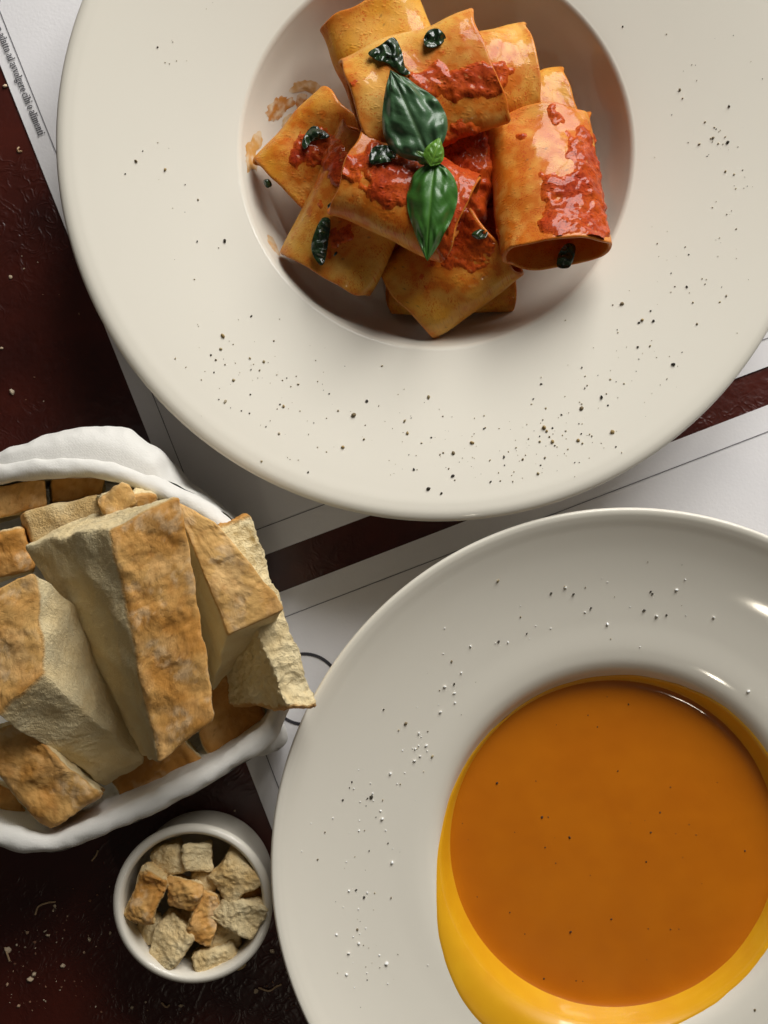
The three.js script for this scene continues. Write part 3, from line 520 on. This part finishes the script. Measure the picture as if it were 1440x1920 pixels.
// ------------------------------------------------------------------ cloth bread bag
{
  const weave = noiseTexture(512, (u, v) => 0.5 + 0.22 * Math.sin(u * 6.2832 * 64) * Math.sin(v * 6.2832 * 64) + 0.25 * fbm(u * 30, v * 30, 2, 3), 26);
  const cloth = std({ color: rgb(0.80, 0.775, 0.72), roughness: 0.95, bumpMap: weave, bumpScale: 0.00025, specularIntensity: 0.3, sheen: 0.2, sheenColor: rgb(0.8, 0.8, 0.8) });
  const o = thing('bread_bag', 'white cloth bread bag with a thick rolled hem, full of bread', 'bag');
  // centre line of the hem: plan position, height, cuff flare, spread of the base
  const rim = [
    [-120, 905, .05, .002, .0], [-40, 896, .053, .002, .0], [30, 884, .056, .0045, 0], [110, 877, .058, .0085, .0], [190, 880, .058, .0095, .002], [250, 896, .057, .006, .005], [320, 926, .056, 0, .004], [385, 960, .056, 0, .001], [430, 1000, .056, 0, .0], [472, 1070, .056, 0, -.006], [500, 1160, .055, 0, -.010], [518, 1250, .053, 0, -.012],
    [525, 1322, .051, 0, -.008], [502, 1372, .05, 0, .0], [425, 1430, .05, 0, .0], [335, 1480, .051, 0, 0], [250, 1520, .052, 0, 0], [175, 1552, .053, 0, 0], [105, 1578, .053, 0, 0], [35, 1572, .053, 0, 0], [-60, 1545, .052, 0, 0], [-150, 1460, .051, 0, 0], [-195, 1310, .051, 0, 0], [-195, 1120, .051, .003, 0], [-170, 980, .05, .006, 0],
  ];
  const c = smoothCurve(rim.map((p) => at(p[0], p[1], p[2]))), extra = smoothCurve(rim.map((p) => new THREE.Vector3(p[3], p[4], 0)));
  const N = 420, pts = [], ex = [], nor = [];
  for (let i = 0; i < N; i++) { pts.push(c.getPoint(i / N)); ex.push(extra.getPoint(i / N)); }
  for (let i = 0; i < N; i++) { const d = pts[(i + 1) % N].clone().sub(pts[(i + N - 1) % N]); d.y = 0; d.normalize(); nor.push(new THREE.Vector3(d.z, 0, -d.x)); }
  { const ctr = pts.reduce((s, p) => s.add(p), new THREE.Vector3()).multiplyScalar(1 / N); if (nor[0].dot(pts[0].clone().sub(ctr)) < 0) nor.forEach((n) => n.negate()); }
  const shell = (rows, prof, amp, lock) => gridGeo(rows, N, (i, j) => {
    const t = i / (rows - 1), [off, y] = prof(t, j), p = pts[j].clone().addScaledVector(nor[j], off); p.y = y;
    const k = lock ? lock(t) : 1, w = amp * k * (0.7 * n3(p.x * 45, t * 1.5, p.z * 45) + 0.5 * n3(p.x * 130, t * 3, p.z * 130)); p.addScaledVector(nor[j], w); p.y += 0.5 * w; return [p.x, Math.max(0.0012, p.y), p.z];
  }, true);
  // rolled hem: a soft, uneven tube
  const hem = shell(22, (t, j) => { const th = t * Math.PI * 2, ra = 0.0040 * (1 + 0.14 * n3(j * .05, 2, 5)), rb = 0.0047; return [Math.cos(th) * ra, pts[j].y + Math.sin(th) * rb]; }, 0.0007);
  planarUV(hem); part('hem', hem, cloth, o);
  // cuff and outer wall, inner wall and floor
  const wall = shell(40, (t, j) => {
    const y0 = pts[j].y, cuff = ex[j].x, base = ex[j].y, kc = clamp(cuff / 0.004), y = lerp(y0 + lerp(-0.0015, 0.0026, kc), 0.0015, Math.pow(t, 1.7));
    const off = lerp(0.001, 0.004, kc * sstep(0, 0.1, t)) + 0.001 * kc + cuff * Math.sin(Math.PI * clamp(t / 0.75)) * 1.05 + lerp(0, base, t) + 0.0015 * Math.sin(Math.PI * t) - 0.004 * sstep(0.85, 1, t);
    return [off, y];
  }, 0.0009, (t) => Math.sin(Math.PI * clamp(t)) + .2);
  planarUV(wall); part('wall', wall, cloth, o);
  const lining = shell(30, (t, j) => { const y = lerp(pts[j].y, 0.002, t); return [-0.003 * sstep(0, 0.08, t) - 0.004 * t, y]; }, 0.0015, (t) => t);
  planarUV(lining); part('lining', lining, cloth, o);
  const ctr = pts.reduce((s, p) => s.add(p), new THREE.Vector3()).multiplyScalar(1 / N);
  const floor = gridGeo(20, N, (i, j) => { const t = i / 19, q = pts[j].clone().addScaledVector(nor[j], -0.006); return [lerp(ctr.x, q.x, t), 0.0025 + 0.0006 * n3(q.x * 40 * t, q.z * 40 * t, 3), lerp(ctr.z, q.z, t)]; }, true);
  planarUV(floor); part('base', floor, cloth, o);
}

// ------------------------------------------------------------------ ramekin with croutons
{
  const c = at(360, 1697, .0375);
  const prof = [[0, .004], [.018, .004], [.0245, .0048], [.0265, .009], [.0275, .02], [.0278, .032], [.0282, .0358], [.0295, .0374], [.031, .0372], [.0321, .036], [.0321, .034], [.0312, .0322], [.0302, .03], [.0297, .02], [.0293, .006], [.0288, .0018], [.0275, .0008], [.024, .0008], [.0235, .002], [0, .002]];
  const m = solo('ramekin', lathe(prof, 160, 10), china, 'small white ramekin holding croutons', 'bowl'); m.position.set(c.x, 0, c.z);
  const cr = [
    // px, py, top height, width px, depth px, thickness m, turn deg, tilt, crust faces, tone, label
    [272, 1682, .037, 56, 88, .012, 24, .10, ['top'], .75, 'crouton with a flat brown crust leaning on the ramekin wall'],
    [369, 1608, .034, 46, 46, .013, 8, -.1, [], 0, 'small pale crouton wedged at the far wall of the ramekin'],
    [434, 1650, .036, 82, 80, .015, 40, .05, [], .35, 'large golden toasted crouton at the far side of the ramekin'],
    [442, 1722, .037, 92, 54, .014, 8, .12, [], 0, 'pale rectangular crouton near the soup plate'],
    [408, 1808, .033, 86, 56, .015, -18, -.05, [], .12, 'pale block crouton at the near wall of the ramekin'],
    [322, 1770, .035, 60, 88, .015, 32, .1, [], .1, 'pale upright crouton beside the near wall of the ramekin'],
    [342, 1680, .036, 58, 62, .013, 15, .08, ['top'], .55, 'rough brown crouton in the middle of the ramekin'],
    [381, 1722, .034, 44, 80, .012, 14, -.08, ['top'], .45, 'narrow crusted crouton beside the pale rectangular one'],
    [312, 1616, .031, 60, 52, .013, -20, .1, [], .2, 'crouton half hidden behind the flat brown crust'],
    [373, 1656, .029, 46, 44, .012, 10, 0, [], .1, 'small crouton sunk between the golden and the rough brown ones'],
    [278, 1744, .026, 42, 42, .011, 30, .1, [], .1, 'small crouton sunk below the flat brown crust'],
    [418, 1754, .029, 70, 44, .012, 12, .05, [], .15, 'crouton underneath the pale rectangular one'],
    [478, 1682, .027, 40, 46, .011, 20, -.1, ['top'], .9, 'dark crust piece tucked against the ramekin wall'],
    [350, 1735, .024, 56, 56, .011, 40, 0, [], .2, 'crouton at the bottom of the ramekin heap'],
  ];
  cr.forEach(([px, py, h, w, d, th, deg, tilt, crust, tone, label], k) => {
    reseed(300 + k);
    const a = deg * Math.PI / 180, ca = Math.cos(a), sa = Math.sin(a), T = [], B = [];
    for (const [sx, sz] of [[-1, -1], [1, -1], [1, 1], [-1, 1]]) {
      const j = () => rr(.82, 1.28), x = sx * w / 2 * j(), z = sz * d / 2 * j(), X = x * ca - z * sa, Z = x * sa + z * ca;
      const hh = h + tilt * x / 4600 * 2 + rr(-.001, .001); T.push([px + X * 1.06, py + Z * 1.06, hh + .001]);
      const bx = px + X * rr(.75, .98) , bz = py + Z * rr(.75, .98); B.push([bx + (720 - bx) * th / .47, bz + (960 - bz) * th / .47, hh - th]);
    }
    // the lower corners lie below the upper ones, so bring them back to the plan of the ramekin
    B.forEach((b) => { const q = at(b[0] - (720 - b[0]) * 0.0, b[1], b[2]); });
    bread('crouton', T, B, crust, { seed: 20 + k, round: .2, rough: 2.1, cell: .00045, crustTone: tone, crumbTone: (crust.length ? .25 : tone) + .16, pore: .8 }, label, 'crouton', 'croutons in the ramekin');
  });
}

// ------------------------------------------------------------------ pepper, salt and crumbs
{
  const grain = (seed) => { const g = mergeVertices(new THREE.IcosahedronGeometry(1, 1).deleteAttribute('normal').deleteAttribute('uv')); const p = g.attributes.position; for (let i = 0; i < p.count; i++) { const k = 1 + 0.35 * n3(p.getX(i) + seed, p.getY(i), p.getZ(i)); p.setXYZ(i, p.getX(i) * k, p.getY(i) * k * .8, p.getZ(i) * k); } g.computeVertexNormals(); return g; };
  const onPlate = (P, px, py) => { let lo = 0.004, hi = 0.056; for (let k = 0; k < 40; k++) { const m = (lo + hi) / 2, q = at(px, py, m), r = Math.hypot(q.x - P.c.x, q.z - P.c.z); if (P.h(Math.min(r, P.top[P.top.length - 1][0])) > m) lo = m; else hi = m; } return at(px, py, lo); };
  function sprinkle(name, list, mat, label, category, seed) {
    const m = new THREE.InstancedMesh(grain(seed), mat, list.length), d = new THREE.Object3D();
    list.forEach(([p, r, col], i) => { d.position.copy(p); d.position.y += r * 0.45; d.rotation.set(rnd() * 6, rnd() * 6, rnd() * 6); d.scale.set(r * rr(.8, 1.3), r * rr(.6, 1), r * rr(.8, 1.3)); d.updateMatrix(); m.setMatrixAt(i, d.matrix); m.setColorAt(i, col); });
    m.name = numbered(name); m.castShadow = m.receiveShadow = true; scene.add(m); tag(m, label, category, undefined, 'stuff'); return m;
  }
  const pepperTone = () => { const t = rnd(); return t < .25 ? rgb(.045, .036, .022) : t < .55 ? rgb(.2, .15, .08) : t < .88 ? rgb(.34, .27, .14) : rgb(.5, .43, .3); };
  const pepperMat = std({ color: rgb(1, 1, 1), roughness: .8 }), saltMat = std({ color: rgb(.86, .86, .84), roughness: .25, clearcoat: .4 });
  reseed(50);
  // clusters on the pasta plate: centre, spread, count
  const cl = [[980, 850, 160, 40, 40], [560, 720, 120, 80, 30], [1320, 480, 60, 160, 20], [1150, 700, 90, 80, 16], [900, 840, 110, 26, 42], [1040, 815, 60, 34, 40], [720, 760, 90, 40, 16], [540, 770, 55, 34, 20], [440, 660, 40, 36, 16], [425, 730, 40, 40, 12], [640, 830, 70, 30, 14], [1130, 740, 40, 30, 14], [1205, 640, 36, 40, 18], [1310, 520, 26, 40, 10], [1365, 420, 20, 26, 9], [1340, 270, 26, 18, 16], [1380, 340, 26, 22, 8], [1250, 450, 50, 50, 6], [1330, 90, 60, 60, 10], [330, 110, 22, 26, 7], [300, 330, 50, 60, 8], [400, 560, 60, 70, 8], [410, 30, 40, 20, 3], [880, 890, 70, 16, 10], [1290, 200, 60, 60, 8]];
  const pep = [];
  for (const [x, y, sx, sy, n] of cl) for (let i = 0; i < n; i++) {
    const px = x + gauss() * sx, py = y + gauss() * sy, q = onPlate(P1, px, py), r = Math.hypot(q.x - P1.c.x, q.z - P1.c.z);
    if (r < .082 || r > .143 || px > 1460) continue;
    pep.push([q, Math.min(.00095, .00022 * Math.exp(gauss() * .5)) , pepperTone()]);
  }
  for (const [px, py, s] of [[1262, 683, .0009], [1015, 720, .0006], [688, 752, .00065], [776, 880, .0006], [945, 857, .0006], [920, 903, .0006], [1128, 744, .0009], [946, 872, .00045], [1140, 760, .0005], [235, 326, .00045], [268, 283, .0004], [1198, 605, .0006], [1225, 602, .0007], [370, 453, .0005], [849, 892, .0008], [1000, 748, .0005]]) pep.push([onPlate(P1, px, py), s * .75, rgb(.03, .024, .018)]);
  for (const [px, py, s] of [[764, 812, .0008], [885, 830, .0009], [1020, 802, .001], [1025, 808, .0007], [1148, 810, .001], [1036, 828, .0009], [1084, 826, .0007], [1204, 600, .0008], [310, 318, .0008], [418, 630, .0011], [643, 838, .0009], [532, 762, .0008]]) pep.push([onPlate(P1, px, py), s * .8, rgb(.36, .25, .1)]);
  sprinkle('ground_pepper', pep, pepperMat, 'ground pepper scattered over the rim of the pasta plate', 'pepper', 2);
  reseed(60);
  const cl2 = [[700, 1490, 40, 46, 26], [780, 1390, 22, 30, 16], [830, 1300, 30, 40, 10], [690, 1640, 34, 50, 12], [665, 1750, 22, 50, 20], [720, 1830, 40, 40, 12], [1000, 1170, 80, 50, 10], [1200, 1140, 60, 40, 10], [900, 1230, 60, 40, 6], [1310, 1090, 40, 40, 5], [600, 1550, 20, 40, 5], [1410, 1880, 20, 20, 8], [1060, 1105, 40, 20, 4]];
  const pep2 = [], salt = [];
  for (const [x, y, sx, sy, n] of cl2) for (let i = 0; i < n; i++) {
    const px = x + gauss() * sx, py = y + gauss() * sy, q = onPlate(P2, px, py), r = Math.hypot(q.x - P2.c.x, q.z - P2.c.z);
    if (r < .084 || r > .133) continue;
    if (rnd() < .48) salt.push([q, Math.min(.00075, .00029 * Math.exp(gauss() * .45)), rgb(1, 1, 1)]); else pep2.push([q, Math.min(.0007, .00024 * Math.exp(gauss() * .45)), pepperTone()]);
  }
  for (const [px, py, s] of [[1220, 1109, .0006], [1208, 1144, .0008], [1250, 1153, .0006], [1108, 1140, .0006], [660, 1466, .0006], [689, 1497, .0006], [643, 1500, .0005], [935, 1203, .0007], [988, 1188, .0005], [668, 1668, .0006], [683, 1682, .0007]]) pep2.push([onPlate(P2, px, py), s * .75, rgb(.05, .04, .03)]);
  for (const [px, py, s] of [[1060, 1102, .0007], [1139, 1170, .0008], [1403, 1296, .0009], [1338, 1158, .0007], [826, 1335, .0008], [717, 1535, .0008], [788, 1418, .0007], [735, 1617, .0008], [725, 1806, .0009]]) salt.push([onPlate(P2, px, py), s * .75, rgb(1, 1, 1)]);
  sprinkle('ground_pepper', pep2, pepperMat, 'ground pepper specks on the sloping rim of the soup plate', 'pepper', 4);
  sprinkle('salt_grains', salt, saltMat, 'white salt grains on the sloping rim of the soup plate', 'salt', 6);
  reseed(70);
  const sp = [];
  for (let i = 0; i < 46; i++) { const a = rnd() * 6.283, r = .066 * Math.sqrt(rnd()); sp.push([new THREE.Vector3(P2.c.x + Math.cos(a) * r, SOUP_Y - .0002, P2.c.z + Math.sin(a) * r), rr(.00016, .0004), rgb(.06, .025, .006)]); }
  for (const [px, py] of [[1016, 1532], [1068, 1570], [1020, 1835], [1070, 1747], [1328, 1838], [932, 1468]]) { const q = at(px, py, SOUP_Y); q.y -= .0002; sp.push([q, .00055, rgb(.05, .02, .006)]); }
  sprinkle('spice_specks', sp, pepperMat, 'tiny dark spice specks floating in the orange soup', 'spice', 8);
  // crumbs on the table
  const crumbs = [];
  reseed(80);
  const table = [[90, 1780, 55, 55, 70], [160, 1700, 70, 60, 24], [120, 1860, 80, 40, 24], [40, 1820, 30, 50, 18], [540, 1860, 24, 30, 10], [300, 1880, 60, 20, 12], [60, 600, 60, 160, 16]];
  for (const [x, y, sx, sy, n] of table) for (let i = 0; i < n; i++) { const q = at(x + gauss() * sx, y + gauss() * sy, 0); const t = rnd(); crumbs.push([q, .00022 * Math.exp(gauss() * .5), t < .5 ? rgb(.3, .14, .08) : t < .8 ? rgb(.5, .32, .2) : rgb(.75, .62, .45)]); }
  for (const [px, py, s] of [[10, 162, .0009], [20, 520, .0007], [45, 504, .0004], [3, 653, .0007], [90, 1753, .0008], [103, 1698, .0007], [207, 1749, .0006], [100, 1707, .0005], [168, 1761, .0008], [118, 1810, .0008], [15, 1780, .0012], [57, 1835, .0011], [64, 1826, .001], [278, 1594, .0008], [340, 1885, .0008], [440, 1520, .0005], [480, 1857, .001], [510, 1783, .001], [248, 1888, .0008]]) crumbs.push([at(px, py), s, rgb(.72, .56, .38)]);
  sprinkle('bread_crumbs', crumbs, std({ color: rgb(1, 1, 1), roughness: .85 }), 'bread crumbs strewn over the dark red table', 'crumbs', 9);
  // curled flakes of crust and paint
  const flakeMat = std({ color: rgb(.62, .42, .24), roughness: .6 });
  const flakes = [[[66, 1715], [72, 1700], [88, 1693], [104, 1691]], [[36, 276], [33, 280], [35, 284], [41, 283]], [[9, 1776], [14, 1790], [18, 1802]], [[172, 1614], [180, 1604], [184, 1594]], [[485, 1852], [505, 1858], [518, 1850], [528, 1846]], [[303, 1880], [312, 1888], [318, 1884]]];
  flakes.forEach((f, k) => solo('crust_flake', new THREE.TubeGeometry(smoothCurve(f.map(([x, y], i) => at(x, y, .0006 + .0004 * Math.sin(i * 2))), false), 24, .0004, 7), flakeMat, ['curled crust flake among the crumbs beside the ramekin', 'tiny curled flake beside the printed paper edge', 'short crust flake beside the heap of crumbs', 'short flake between the bag hem and the ramekin', 'wavy flake between the ramekin and the soup plate', 'hooked flake at the foot of the ramekin'][k], 'flake', 'flakes lying on the table'));
}

renderer.render(scene, camera);
